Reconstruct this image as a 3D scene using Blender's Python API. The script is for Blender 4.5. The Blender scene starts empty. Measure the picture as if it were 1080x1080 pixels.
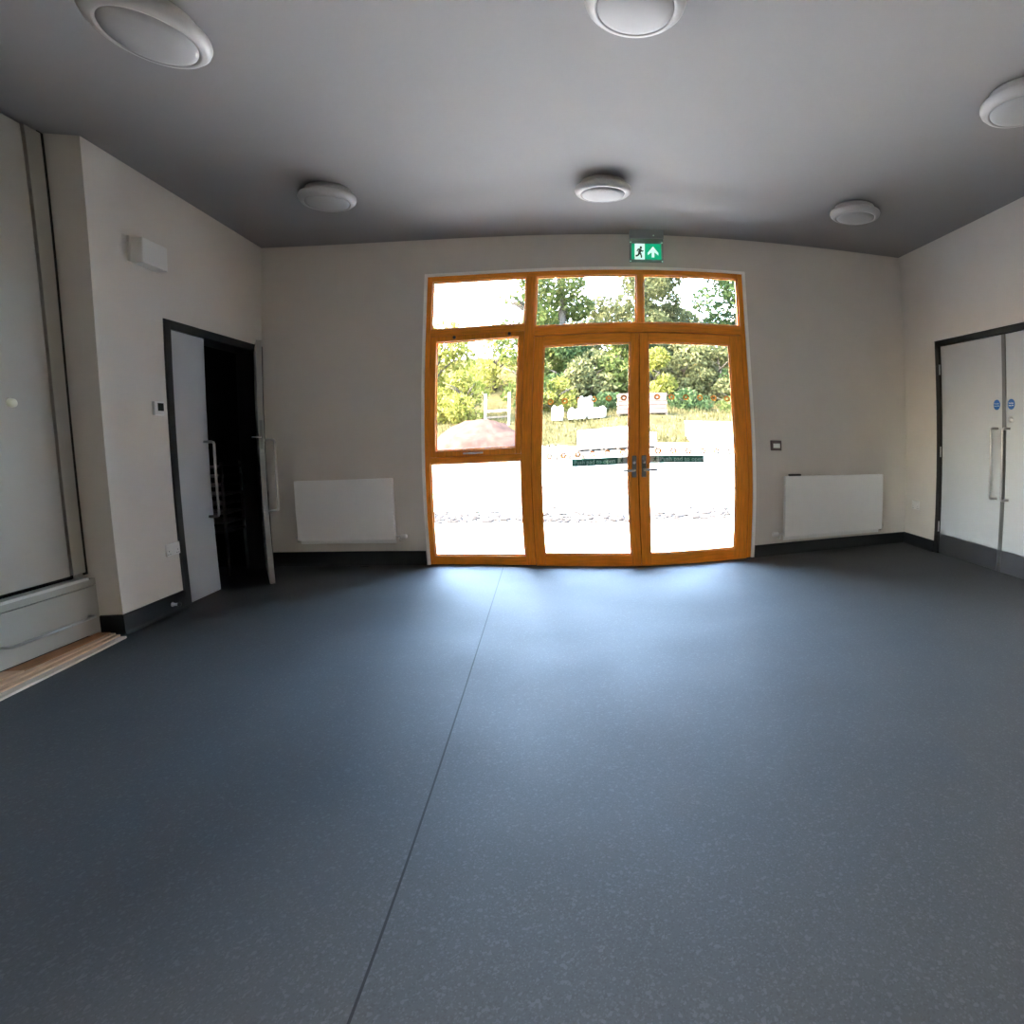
import bpy, bmesh, math, random
from mathutils import Matrix, Vector
random.seed(7)
PI = math.pi
S = bpy.context.scene
COL = S.collection

# ------------------------------------------------------------------ helpers
def tag(o, label=None, cat=None, group=None, kind=None):
    if label: o['label'] = label
    if cat: o['category'] = cat
    if group: o['group'] = group
    if kind: o['kind'] = kind
    return o

def empty(name, loc, rz=0.0):
    o = bpy.data.objects.new(name, None)
    o.empty_display_size = 0.05
    o.location = loc
    o.rotation_euler = (0, 0, rz)
    COL.objects.link(o)
    return o

class MB:
    """collects shapes, then links them as ONE mesh object"""
    def __init__(s):
        s.bm = bmesh.new()
    def box(s, x0, x1, y0, y1, z0, z1, bev=0.0, seg=2, mi=0):
        b = bmesh.new()
        bmesh.ops.create_cube(b, size=1.0)
        for v in b.verts:
            v.co = Vector(((x0+x1)/2 + v.co.x*(x1-x0), (y0+y1)/2 + v.co.y*(y1-y0), (z0+z1)/2 + v.co.z*(z1-z0)))
        if bev > 0:
            bmesh.ops.bevel(b, geom=list(b.edges), offset=bev, segments=seg, profile=0.5, affect='EDGES')
        s._merge(b, mi)
        return s
    def _merge(s, b, mi=0, mat=None):
        if mat is not None:
            bmesh.ops.transform(b, matrix=mat, verts=list(b.verts))
        vm = {v: s.bm.verts.new(v.co) for v in b.verts}
        for f in b.faces:
            try:
                nf = s.bm.faces.new([vm[v] for v in f.verts]); nf.material_index = mi; nf.smooth = f.smooth
            except ValueError:
                pass
        b.free()
    def tube(s, pts, r, n=10, cap=True, mi=0):
        pts = [Vector(p) for p in pts]
        rings = []
        up = None
        for i, p in enumerate(pts):
            d = (pts[min(i+1, len(pts)-1)] - pts[max(i-1, 0)]).normalized()
            if up is None:
                up = Vector((0, 0, 1)) if abs(d.z) < 0.9 else Vector((1, 0, 0))
            a = (up - d*up.dot(d))
            a = a.normalized() if a.length > 1e-6 else d.orthogonal().normalized()
            up = a
            c = d.cross(a)
            rr = r[i] if isinstance(r, (list, tuple)) else r
            rings.append([s.bm.verts.new(p + (a*math.cos(2*PI*k/n) + c*math.sin(2*PI*k/n))*rr) for k in range(n)])
        for A, B in zip(rings, rings[1:]):
            for k in range(n):
                f = s.bm.faces.new([A[k], A[(k+1) % n], B[(k+1) % n], B[k]]); f.smooth = True; f.material_index = mi
        if cap:
            f = s.bm.faces.new(list(reversed(rings[0]))); f.material_index = mi
            f = s.bm.faces.new(rings[-1]); f.material_index = mi
        return s
    def lathe(s, prof, n=48, mat=None, mi=0, smooth=True):
        """prof: list of (r, h); axis +Z; r = 0 closes"""
        b = bmesh.new(); rings = []
        for r, h in prof:
            if r < 1e-6: rings.append([b.verts.new((0, 0, h))])
            else: rings.append([b.verts.new((r*math.cos(2*PI*k/n), r*math.sin(2*PI*k/n), h)) for k in range(n)])
        for A, B in zip(rings, rings[1:]):
            for k in range(n):
                k2 = (k+1) % n
                vs = [A[k % len(A)], A[k2 % len(A)], B[k2 % len(B)], B[k % len(B)]]
                u = []
                for v in vs:
                    if v not in u: u.append(v)
                if len(u) > 2:
                    f = b.faces.new(u); f.smooth = smooth
        bmesh.ops.recalc_face_normals(b, faces=list(b.faces))
        s._merge(b, mi, mat)
        return s
    def prism(s, poly, fn, t0, t1, mi=0):
        """poly: list of 2D points; fn(u, v, t) -> 3D point"""
        A = [s.bm.verts.new(fn(u, v, t0)) for u, v in poly]
        B = [s.bm.verts.new(fn(u, v, t1)) for u, v in poly]
        n = len(poly)
        fs = [s.bm.faces.new(A), s.bm.faces.new(list(reversed(B)))]
        for k in range(n):
            fs.append(s.bm.faces.new([A[k], B[k], B[(k+1) % n], A[(k+1) % n]]))
        for f in fs: f.material_index = mi
        return s
    def build(s, name, mats, parent=None, local=False, recalc=True):
        if recalc:
            bmesh.ops.recalc_face_normals(s.bm, faces=list(s.bm.faces))
        me = bpy.data.meshes.new(name)
        if parent is not None and not local:
            off = Vector((0, 0, 0)); p = parent
            while p is not None:
                off += Vector(p.location); p = p.parent
            bmesh.ops.translate(s.bm, vec=-off, verts=list(s.bm.verts))
        s.bm.to_mesh(me); s.bm.free()
        for m in (mats if isinstance(mats, (list, tuple)) else [mats]):
            me.materials.append(m)
        o = bpy.data.objects.new(name, me)
        COL.objects.link(o)
        if parent is not None: o.parent = parent
        return o

def kids(o): return [c for c in bpy.data.objects if c.parent == o]
def copy_tree(o, parent=None):
    c = o.copy(); COL.objects.link(c)
    if parent is not None: c.parent = parent
    for ch in kids(o): copy_tree(ch, c)
    return c

def text_mesh(name, body, size, mat, parent, M, depth=0.0006, align='CENTER'):
    cu = bpy.data.curves.new('lettering', 'FONT')
    cu.body = body; cu.size = size; cu.align_x = align; cu.align_y = 'CENTER'; cu.extrude = depth; cu.resolution_u = 3
    t = bpy.data.objects.new('lettering', cu); COL.objects.link(t)
    dg = bpy.context.evaluated_depsgraph_get(); dg.update()
    me = bpy.data.meshes.new_from_object(t.evaluated_get(dg))
    COL.objects.unlink(t); bpy.data.objects.remove(t)
    off = Vector((0, 0, 0)); p = parent
    while p is not None:
        off += Vector(p.location); p = p.parent
    me.transform(Matrix.Translation(-off) @ M)
    me.materials.clear(); me.materials.append(mat)
    o = bpy.data.objects.new(name, me); COL.objects.link(o); o.parent = parent
    return o

# ------------------------------------------------------------------ materials
def new_mat(name):
    m = bpy.data.materials.new(name); m.use_nodes = True
    nt = m.node_tree
    return m, nt, nt.nodes['Principled BSDF'], nt.nodes['Material Output']

def mat(name, col, rough=0.6, metal=0.0, spec=0.5, var=0.0, vscale=8.0, bump=0.0, bscale=60.0, coat=0.0, stretch=None):
    m, nt, b, out = new_mat(name)
    b.inputs['Base Color'].default_value = (*col, 1)
    b.inputs['Roughness'].default_value = rough
    b.inputs['Metallic'].default_value = metal
    b.inputs['Specular IOR Level'].default_value = spec
    b.inputs['Coat Weight'].default_value = coat
    tc = nt.nodes.new('ShaderNodeTexCoord')
    vec = tc.outputs['Object']
    if stretch:
        mp = nt.nodes.new('ShaderNodeMapping'); mp.inputs['Scale'].default_value = stretch
        nt.links.new(vec, mp.inputs['Vector']); vec = mp.outputs['Vector']
    if var > 0:
        n = nt.nodes.new('ShaderNodeTexNoise'); n.inputs['Scale'].default_value = vscale; n.inputs['Detail'].default_value = 5
        nt.links.new(vec, n.inputs['Vector'])
        r = nt.nodes.new('ShaderNodeValToRGB')
        r.color_ramp.elements[0].position = 0.3; r.color_ramp.elements[1].position = 0.7
        r.color_ramp.elements[0].color = (*[c*(1-var) for c in col], 1)
        r.color_ramp.elements[1].color = (*[min(1, c*(1+var)) for c in col], 1)
        nt.links.new(n.outputs['Fac'], r.inputs['Fac']); nt.links.new(r.outputs['Color'], b.inputs['Base Color'])
    if bump > 0:
        n = nt.nodes.new('ShaderNodeTexNoise'); n.inputs['Scale'].default_value = bscale; n.inputs['Detail'].default_value = 3
        nt.links.new(vec, n.inputs['Vector'])
        bp = nt.nodes.new('ShaderNodeBump'); bp.inputs['Strength'].default_value = bump; bp.inputs['Distance'].default_value = 0.003
        nt.links.new(n.outputs['Fac'], bp.inputs['Height']); nt.links.new(bp.outputs['Normal'], b.inputs['Normal'])
    return m

def mat_floor():
    m, nt, b, out = new_mat('speckled vinyl')
    tc = nt.nodes.new('ShaderNodeTexCoord')
    def vor(scale, lo, hi, a, c):
        v = nt.nodes.new('ShaderNodeTexVoronoi'); v.inputs['Scale'].default_value = scale
        nt.links.new(tc.outputs['Object'], v.inputs['Vector'])
        sp = nt.nodes.new('ShaderNodeSeparateColor'); nt.links.new(v.outputs['Color'], sp.inputs['Color'])
        mr = nt.nodes.new('ShaderNodeMapRange'); mr.inputs['From Min'].default_value = lo; mr.inputs['From Max'].default_value = hi
        nt.links.new(sp.outputs[0], mr.inputs['Value'])
        return mr.outputs['Result']
    base = (0.012, 0.0145, 0.017, 1)
    def mix(fac, A, B):
        x = nt.nodes.new('ShaderNodeMix'); x.data_type = 'RGBA'
        nt.links.new(fac, x.inputs[0])
        for sock, val in ((x.inputs[6], A), (x.inputs[7], B)):
            if isinstance(val, tuple): sock.default_value = val
            else: nt.links.new(val, sock)
        return x.outputs[2]
    c = mix(vor(210, 0.78, 0.80, 0, 0), base, (0.007, 0.008, 0.0095, 1))
    c = mix(vor(240, 0.86, 0.88, 0, 0), c, (0.026, 0.030, 0.033, 1))
    c = mix(vor(130, 0.94, 0.95, 0, 0), c, (0.032, 0.037, 0.039, 1))
    n = nt.nodes.new('ShaderNodeTexNoise'); n.inputs['Scale'].default_value = 1.3; n.inputs['Detail'].default_value = 6
    nt.links.new(tc.outputs['Object'], n.inputs['Vector'])
    # two welded joints between the vinyl sheets, running toward the glazed doors
    sx = nt.nodes.new('ShaderNodeSeparateXYZ'); nt.links.new(tc.outputs['Object'], sx.inputs['Vector'])
    def seam(x, w):
        a = nt.nodes.new('ShaderNodeMath'); a.operation = 'SUBTRACT'; nt.links.new(sx.outputs['X'], a.inputs[0]); a.inputs[1].default_value = x
        d = nt.nodes.new('ShaderNodeMath'); d.operation = 'ABSOLUTE'; nt.links.new(a.outputs[0], d.inputs[0])
        l = nt.nodes.new('ShaderNodeMath'); l.operation = 'LESS_THAN'; nt.links.new(d.outputs[0], l.inputs[0]); l.inputs[1].default_value = w
        return l.outputs[0]
    s1 = seam(-0.508, 0.0036); s2 = seam(1.446, 0.002)
    c = mix(s1, c, (0.004, 0.005, 0.006, 1))
    c = mix(s2, c, (0.024, 0.028, 0.032, 1))
    nt.links.new(c, b.inputs['Base Color'])
    sp_ = nt.nodes.new('ShaderNodeMapRange'); sp_.inputs['To Min'].default_value = 1.0; sp_.inputs['To Max'].default_value = 0.45
    nt.links.new(s1, sp_.inputs['Value']); nt.links.new(sp_.outputs['Result'], b.inputs['Specular IOR Level'])
    mr = nt.nodes.new('ShaderNodeMapRange'); mr.inputs['From Min'].default_value = 0.3; mr.inputs['From Max'].default_value = 0.7
    mr.inputs['To Min'].default_value = 0.68; mr.inputs['To Max'].default_value = 0.76
    nt.links.new(n.outputs['Fac'], mr.inputs['Value']); nt.links.new(mr.outputs['Result'], b.inputs['Roughness'])
    b.inputs['Specular IOR Level'].default_value = 1.0
    n2 = nt.nodes.new('ShaderNodeTexNoise'); n2.inputs['Scale'].default_value = 90; nt.links.new(tc.outputs['Object'], n2.inputs['Vector'])
    bp = nt.nodes.new('ShaderNodeBump'); bp.inputs['Strength'].default_value = 0.12; bp.inputs['Distance'].default_value = 0.002
    nt.links.new(n2.outputs['Fac'], bp.inputs['Height']); nt.links.new(bp.outputs['Normal'], b.inputs['Normal'])
    return m

def mat_glass():
    m = bpy.data.materials.new('window glass'); m.use_nodes = True
    nt = m.node_tree; nt.nodes.clear()
    o = nt.nodes.new('ShaderNodeOutputMaterial'); t = nt.nodes.new('ShaderNodeBsdfTransparent'); g = nt.nodes.new('ShaderNodeBsdfGlossy')
    t.inputs['Color'].default_value = (0.97, 0.98, 0.975, 1); g.inputs['Roughness'].default_value = 0.02
    f = nt.nodes.new('ShaderNodeFresnel'); f.inputs['IOR'].default_value = 1.45
    mx = nt.nodes.new('ShaderNodeMixShader')
    nt.links.new(f.outputs[0], mx.inputs[0]); nt.links.new(t.outputs[0], mx.inputs[1]); nt.links.new(g.outputs[0], mx.inputs[2]); nt.links.new(mx.outputs[0], o.inputs[0])
    return m

def mat_acrylic(name, col):
    m = bpy.data.materials.new(name); m.use_nodes = True
    nt = m.node_tree; nt.nodes.clear()
    o = nt.nodes.new('ShaderNodeOutputMaterial'); t = nt.nodes.new('ShaderNodeBsdfTransparent'); g = nt.nodes.new('ShaderNodeBsdfPrincipled')
    t.inputs['Color'].default_value = (*col, 1); g.inputs['Base Color'].default_value = (0.75, 0.9, 0.85, 1); g.inputs['Roughness'].default_value = 0.15
    mx = nt.nodes.new('ShaderNodeMixShader'); mx.inputs[0].default_value = 0.3
    nt.links.new(t.outputs[0], mx.inputs[1]); nt.links.new(g.outputs[0], mx.inputs[2]); nt.links.new(mx.outputs[0], o.inputs[0])
    return m

def mat_film(name, diff, trans):
    m = bpy.data.materials.new(name); m.use_nodes = True
    nt = m.node_tree; nt.nodes.clear()
    o = nt.nodes.new('ShaderNodeOutputMaterial'); d = nt.nodes.new('ShaderNodeBsdfDiffuse'); t = nt.nodes.new('ShaderNodeBsdfTranslucent')
    d.inputs['Color'].default_value = (*diff, 1); t.inputs['Color'].default_value = (*trans, 1)
    a = nt.nodes.new('ShaderNodeAddShader')
    nt.links.new(d.outputs[0], a.inputs[0]); nt.links.new(t.outputs[0], a.inputs[1]); nt.links.new(a.outputs[0], o.inputs[0])
    return m

def mat_emit(name, col, strength):
    m, nt, b, out = new_mat(name)
    b.inputs['Base Color'].default_value = (*col, 1); b.inputs['Emission Color'].default_value = (*col, 1)
    b.inputs['Emission Strength'].default_value = strength; b.inputs['Roughness'].default_value = 0.3
    return m

def mat_leaf(name, c0, c1, trans=0.45):
    m = bpy.data.materials.new(name); m.use_nodes = True
    nt = m.node_tree; nt.nodes.clear()
    o = nt.nodes.new('ShaderNodeOutputMaterial'); d = nt.nodes.new('ShaderNodeBsdfDiffuse'); t = nt.nodes.new('ShaderNodeBsdfTranslucent')
    geo = nt.nodes.new('ShaderNodeNewGeometry')
    r = nt.nodes.new('ShaderNodeValToRGB'); r.color_ramp.elements[0].color = (*c0, 1); r.color_ramp.elements[1].color = (*c1, 1); r.color_ramp.elements[1].position = 0.8
    e3 = r.color_ramp.elements.new(1.0); e3.color = (min(1, c1[0]*2.1), min(1, c1[1]*1.9), min(1, c1[2]*1.9), 1)
    nt.links.new(geo.outputs['Random Per Island'], r.inputs['Fac'])
    nt.links.new(r.outputs['Color'], d.inputs['Color']); nt.links.new(r.outputs['Color'], t.inputs['Color'])
    mx = nt.nodes.new('ShaderNodeMixShader'); mx.inputs[0].default_value = trans
    nt.links.new(d.outputs[0], mx.inputs[1]); nt.links.new(t.outputs[0], mx.inputs[2]); nt.links.new(mx.outputs[0], o.inputs[0])
    return m

M = {}
M['wall'] = mat('painted plaster', (0.635, 0.597, 0.553), 0.75, spec=0.25, var=0.02, vscale=3, bump=0.06, bscale=120)
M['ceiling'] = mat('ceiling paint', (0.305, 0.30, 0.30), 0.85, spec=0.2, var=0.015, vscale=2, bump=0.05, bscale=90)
M['floor'] = mat_floor()
M['white_plaster'] = mat('white plaster bead', (0.94, 0.91, 0.88), 0.6, var=0.02)
M['glass'] = mat_glass()
M['timber'] = mat('varnished orange timber', (0.8, 0.27, 0.016), 0.5, spec=0.25, var=0.16, vscale=5, stretch=(14, 14, 1.2))
M['timber_rail'] = mat('varnished orange timber rail', (0.8, 0.27, 0.016), 0.5, spec=0.25, var=0.16, vscale=5, stretch=(1.2, 14, 14))
M['skirting'] = mat('black vinyl skirting', (0.0088, 0.0104, 0.0136), 0.4, var=0.05)
M['lining'] = mat('dark painted door lining', (0.0110, 0.0115, 0.0125), 0.45, var=0.05)
M['laminate'] = mat('pale grey door laminate', (0.43, 0.45, 0.475), 0.34, var=0.02, vscale=4)
M['leaf_edge'] = mat('grey door lipping', (0.2700, 0.2625, 0.2475), 0.5, var=0.05)
M['steel'] = mat('brushed steel', (0.62, 0.62, 0.62), 0.32, metal=1.0, var=0.06, vscale=20, stretch=(1, 1, 30))
M['pull_steel'] = mat('satin steel pull', (0.38, 0.38, 0.385), 0.35, metal=1.0, var=0.05)
M['kick'] = mat('brushed steel kick plate', (0.42, 0.43, 0.45), 0.3, metal=1.0, var=0.05, vscale=20, stretch=(40, 40, 1))
M['dark_steel'] = mat('dark grey metal', (0.17, 0.17, 0.172), 0.4, metal=0.6, var=0.05)
M['radiator'] = mat('white radiator enamel', (0.8, 0.805, 0.81), 0.4, var=0.01)
M['white_plastic'] = mat('white plastic', (0.6800, 0.6715, 0.6545), 0.4, var=0.015)
M['lamp_body'] = mat('lamp body plastic', (0.4056, 0.4017, 0.3978), 0.45, var=0.015)
M['store'] = mat('painted store room shade', (0.010, 0.010, 0.0095), 0.9, spec=0.05, var=0.05)  # near-black colour stands in for the darkness of the unlit room
M['diffuser'] = mat('opal lamp diffuser', (0.3450, 0.3450, 0.3450), 0.6, var=0.015)
M['black_plastic'] = mat('black plastic', (0.02, 0.02, 0.022), 0.4, var=0.05)
M['grey_plastic'] = mat('grey plastic housing', (0.3, 0.325, 0.345), 0.45, var=0.03)
M['callpoint'] = mat('dark maroon plastic', (0.045, 0.015, 0.02), 0.4, var=0.05)
M['panel'] = mat('warm grey painted panel', (0.33, 0.31, 0.275), 0.6, var=0.02, vscale=4, bump=0.03)
M['panel_lower'] = mat('warm grey painted drawer front', (0.36, 0.345, 0.31), 0.55, var=0.02, vscale=4)
M['ledge'] = mat('pale ledge lipping', (0.5400, 0.5250, 0.4950), 0.45, var=0.02)
M['gap_dark'] = mat('painted gap shade', (0.0060, 0.0055, 0.0050), 0.8, var=0.05)  # near-black so the panel gaps read as shade
M['cream'] = mat('cream plastic', (0.80, 0.77, 0.62), 0.4, var=0.02)
M['board_brown'] = mat('brown timber board', (0.3, 0.125, 0.042), 0.6, var=0.3, vscale=6, stretch=(14, 1.0, 14))
M['board_pale'] = mat('pale sawn timber board', (0.5, 0.31, 0.185), 0.6, var=0.22, vscale=6, stretch=(14, 1.0, 14))
M['board_white'] = mat('pale grey batten', (0.52, 0.42, 0.34), 0.6, var=0.15, vscale=6, stretch=(14, 1.0, 14))
M['blue'] = mat('blue sign plastic', (0.012, 0.11, 0.40), 0.4, var=0.02)
M['sign_white'] = mat('white sign print', (0.85, 0.87, 0.87), 0.5, var=0.01)
M['sign_green'] = mat_film('translucent green sign vinyl', (0.0160, 0.0640, 0.0440), (0.0520, 0.0920, 0.0720))
M['sign_pale'] = mat('pale green sign print', (0.72, 0.82, 0.77), 0.5, var=0.02)
M['ring_orange'] = mat_film('translucent orange film', (0.2400, 0.0960, 0.0240), (0.2400, 0.1320, 0.0560))
M['lcd'] = mat('dark display', (0.03, 0.035, 0.03), 0.2, var=0.05)
M['exit_green'] = mat_emit('lit green exit legend', (0.0, 0.36, 0.16), 0.047)
M['exit_white'] = mat_emit('lit white exit legend', (0.72, 1.0, 0.88), 0.041)
M['exit_dark'] = mat_emit('lit dark green figure', (0.0, 0.03, 0.016), 0.01)
M['acrylic'] = mat_acrylic('clear sign acrylic', (0.62, 0.72, 0.68))
# outdoors
M['concrete'] = mat('pale concrete paving', (0.56, 0.545, 0.52), 0.8, var=0.06, vscale=3, bump=0.1, spec=0.0)
M['gravel'] = mat('pale limestone gravel', (0.26, 0.25, 0.23), 0.9, var=0.22, vscale=9, bump=0.4, bscale=25, spec=0.0)
M['rubble'] = mat('grey rubble', (0.0221, 0.0202, 0.0189), 0.9, var=0.35, vscale=6, spec=0.0)
M['soil'] = mat('pinkish brown soil', (0.026, 0.016, 0.0125), 0.95, var=0.25, vscale=4, bump=0.6, bscale=10, spec=0.0)
M['bank'] = mat('rough grass bank', (0.0227, 0.0195, 0.0088), 0.95, var=0.4, vscale=1.6, bump=0.6, bscale=9, spec=0.0)
M['bark'] = mat('tree bark', (0.035, 0.03, 0.024), 0.9, var=0.3, vscale=4, stretch=(6, 6, 1), spec=0.0)
M['bag'] = mat('white woven bulk bag', (0.3465, 0.3402, 0.3276), 0.75, var=0.04, bump=0.2, bscale=30, spec=0.0)
M['brick'] = mat('pink brick pack', (0.0630, 0.0428, 0.0347), 0.85, var=0.2, vscale=8, spec=0.0)
M['brick_dark'] = mat('brick pack shadow gap', (0.0315, 0.0221, 0.0176), 0.9, var=0.2, spec=0.0)
M['block'] = mat('pale concrete block', (0.1890, 0.1858, 0.1827), 0.85, var=0.07, vscale=6, spec=0.0)
M['pallet'] = mat('weathered pallet timber', (0.0315, 0.0265, 0.0214), 0.85, var=0.25, spec=0.0)
M['white_paint'] = mat('white painted panel', (0.2520, 0.2457, 0.2331), 0.5, var=0.02, spec=0.0)
M['post'] = mat('pale timber post', (0.1890, 0.1827, 0.1638), 0.8, var=0.1, spec=0.0)
M['brickwork'] = mat('outer masonry', (0.35, 0.30, 0.26), 0.9, var=0.15)

# ------------------------------------------------------------------ room (metres; back wall faces -Y)
L, R, D, H = -2.926, 3.608, 5.725, 3.1
P0 = 3.67                      # edge of the pier where the cupboard recess begins
YR = -5.0                      # wall behind the photographer
XR = -3.10                     # plane of the recess
def st(o, label, cat): return tag(o, label, cat, kind='structure')

st(MB().box(-6.0, R+0.35, YR-0.3, D+0.14, -0.12, 0.0).build('floor', M['floor']), 'blue grey speckled vinyl floor with a dark joint line', 'floor')
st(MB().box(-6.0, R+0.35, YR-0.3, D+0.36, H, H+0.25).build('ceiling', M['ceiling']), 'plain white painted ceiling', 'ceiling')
# wall with the glazed screen
FX0, FX1, FZ = -1.275, 1.80, 2.748
w = MB()
w.box(L, FX0, D, D+0.34, 0, H); w.box(FX1, R+0.35, D, D+0.34, 0, H); w.box(FX0, FX1, D, D+0.34, FZ, H)
st(w.build('wall_back', M['wall']), 'grey painted wall around the glazed timber doors', 'wall')
# left wall: pier, strip over the door opening
DL0, DL1, DLZ = 4.275, 5.718, 2.14
w = MB()
w.box(L-0.224, L, P0, DL0, 0, H); w.box(L-0.224, L, DL0, D, DLZ, H); w.box(L-0.224, L, DL1, D, 0, DLZ)
st(w.build('wall_left', M['wall']), 'warm grey side wall with the half open dark framed doors', 'wall')
WY0, WY1, WZ0, WZ1 = -2.2, 0.0, 1.0, 2.4      # unseen window beside the viewer, added to light the right side
st(MB().box(-3.6, -3.42, YR, WY0, 0, H).box(-3.6, -3.42, WY1, P0, 0, H).box(-3.6, -3.42, WY0, WY1, 0, WZ0).box(-3.6, -3.42, WY0, WY1, WZ1, H).box(-3.42, -3.15, P0, P0+0.12, 0, H).build('wall_recess', M['wall']), 'grey wall closing the recess behind the cupboard', 'wall')
# right wall with a shallow recess for its doors
DR0, DR1, DRZ = 3.12, 5.112, 2.09
w = MB()
w.box(R, R+0.3, YR, DR0, 0, H); w.box(R, R+0.3, DR1, D, 0, H); w.box(R, R+0.3, DR0, DR1, DRZ, H); w.box(R+0.12, R+0.3, DR0, DR1, 0, DRZ)
st(w.build('wall_right', M['wall']), 'grey side wall with the closed pair of pale doors', 'wall')
st(MB().box(-3.6, R+0.3, YR-0.3, YR, 0, H).build('wall_front', M['wall']), 'grey wall behind the viewer', 'wall')
# store room behind the left doors
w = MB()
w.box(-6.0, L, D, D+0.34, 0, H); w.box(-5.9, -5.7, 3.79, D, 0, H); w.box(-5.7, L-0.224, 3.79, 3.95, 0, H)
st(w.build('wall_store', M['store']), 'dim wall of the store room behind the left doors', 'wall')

# skirtings: coved black vinyl
def skirt(name, along, a0, a1, wallc, sgn, h, label):
    """along: 'x' or 'y'; wallc = wall plane; sgn = direction into the room"""
    prof = [(0, 0), (0.030, 0), (0.022, 0.006), (0.0165, 0.016), (0.014, 0.03), (0.013, h-0.004), (0.009, h), (0, h)]
    m = MB()
    if along == 'x': m.prism(prof, lambda u, v, t: (t, wallc+sgn*u, v), a0, a1)
    else: m.prism(prof, lambda u, v, t: (wallc+sgn*u, t, v), a0, a1)
    return st(m.build(name, M['skirting']), label, 'skirting')
skirt('baseboard_back', 'x', L+0.001, -1.29, D, -1, 0.135, 'black skirting under the left radiator')
skirt('baseboard_window', 'x', 1.81, R-0.001, D, -1, 0.112, 'black skirting under the right radiator')
skirt('baseboard_left', 'y', P0-0.014, DL0-0.002, L, 1, 0.135, 'black skirting on the pier beside the left doors')
skirt('baseboard_pier', 'x', -3.066, L+0.012, P0, -1, 0.135, 'short black skirting return into the cupboard recess')
skirt('baseboard_right', 'y', DR1+0.002, D-0.014, R, -1, 0.112, 'black skirting between the right doors and the corner')

# white plaster bead round the screen
t = MB()
t.box(FX0-0.008, FX0+0.022, D-0.006, D+0.03, 0.0, FZ+0.006, 0.003)
t.box(FX1-0.022, FX1+0.008, D-0.006, D+0.03, 0.0, FZ+0.006, 0.003)
t.box(FX0+0.022, FX1-0.022, D-0.006, D+0.03, FZ-0.022, FZ+0.006, 0.003)
st(t.build('trim_1', M['white_plaster']), 'thin white bead around the glazed timber screen', 'trim')

# ------------------------------------------------------------------ glazed timber screen
x0, x1, zt = FX0+0.022, FX1-0.022, FZ-0.022          # -1.253 .. 1.778, 2.726
yF, yB = D+0.012, D+0.115
win = st(empty('window_1', (0.25, D+0.06, 0.0)), 'fixed orange timber frame with three top lights and low left pane', 'window')
f = MB()
f.box(x0, x0+0.052, yF, yB, 0.0, zt, 0.004); f.box(x1-0.046, x1, yF, yB, 0.0, zt, 0.004)
f.build('jamb', M['timber'], win)
MB().box(x0+0.052, x1-0.046, yF, yB, zt-0.052, zt, 0.004).build('head', M['timber_rail'], win)
MB().box(-0.285, -0.192, yF-0.004, yB, 0.0, zt-0.052, 0.004).build('mullion', M['timber'], win)
MB().box(0.752, 0.812, yF, yB, 2.175, zt-0.052, 0.004).build('mullion', M['timber'], win)
MB().box(x0+0.052, -0.285, yF, yB, 2.135, 2.205, 0.004).build('transom', M['timber_rail'], win)
MB().box(-0.192, x1-0.046, yF, yB, 2.078, 2.172, 0.004).build('transom', M['timber_rail'], win)
MB().box(x0+0.052, -0.285, yF, yB, 0.945, 1.0, 0.004).build('transom', M['timber_rail'], win)
MB().box(x0+0.052, -0.285, yF, yB, 0.0, 0.082, 0.004).build('sill', M['timber_rail'], win)
MB().box(-0.192, -0.172, D+0.0765, yB, 0.0, 2.09).box(1.716, x1-0.046, D+0.0765, yB, 0.0, 2.09).box(-0.172, 1.716, D+0.0765, yB, 2.055, 2.09).build('door_stop_bead', M['timber'], win)
def glazing(xa, xb, za, zb, parent, bead=0.014, y=D+0.062):
    g = MB().box(xa, xb, y-0.004, y+0.004, za, zb).build('glass_pane', M['glass'], parent)
    b = MB()
    b.box(xa, xa+bead, y-0.02, y-0.005, za, zb, 0.003); b.box(xb-bead, xb, y-0.02, y-0.005, za, zb, 0.003)
    b.box(xa+bead, xb-bead, y-0.02, y-0.005, za, za+bead, 0.003); b.box(xa+bead, xb-bead, y-0.02, y-0.005, zb-bead, zb, 0.003)
    b.build('glazing_bead', M['timber'], parent)
    return g
glazing(x0+0.052, -0.285, 2.205, zt-0.052, win); glazing(-0.192, 0.752, 2.172, zt-0.052, win); glazing(0.812, x1-0.046, 2.172, zt-0.052, win)
glazing(x0+0.052, -0.285, 0.082, 0.945, win)
# opening casement
cas = st(empty('window_2', (-0.74, D+0.05, 1.0)), 'top hung timber casement above the low left pane', 'window')
ca, cb, cz0, cz1 = x0+0.054, -0.287, 1.002, 2.133
f = MB(); yS = D+0.004
f.box(ca, ca+0.058, yS, yB-0.02, cz0, cz1, 0.006); f.box(cb-0.052, cb, yS, yB-0.02, cz0, cz1, 0.006)
f.box(ca+0.058, cb-0.052, yS, yB-0.02, cz0, cz0+0.058, 0.006); f.box(ca+0.058, cb-0.052, yS, yB-0.02, cz1-0.052, cz1, 0.006)
f.build('sash', M['timber'], cas)
glazing(ca+0.058, cb-0.052, cz0+0.058, cz1-0.052, cas, 0.010)
h = MB().box(-0.86, -0.66, yS-0.014, yS, 1.02, 1.036, 0.004).box(-0.80, -0.72, yS-0.04, yS-0.014, 1.018, 1.03, 0.004).build('handle', M['steel'], cas); h['label'] = 'silver handle'
for xx in (-0.965, -0.43):
    k = MB().lathe([(0, 0.026), (0.014, 0.024), (0.016, 0.0)], 16, Matrix.Translation((xx, yS, 2.115)) @ Matrix.Rotation(PI/2, 4, 'X')).build('stay_knob', M['black_plastic'], cas)

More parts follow.
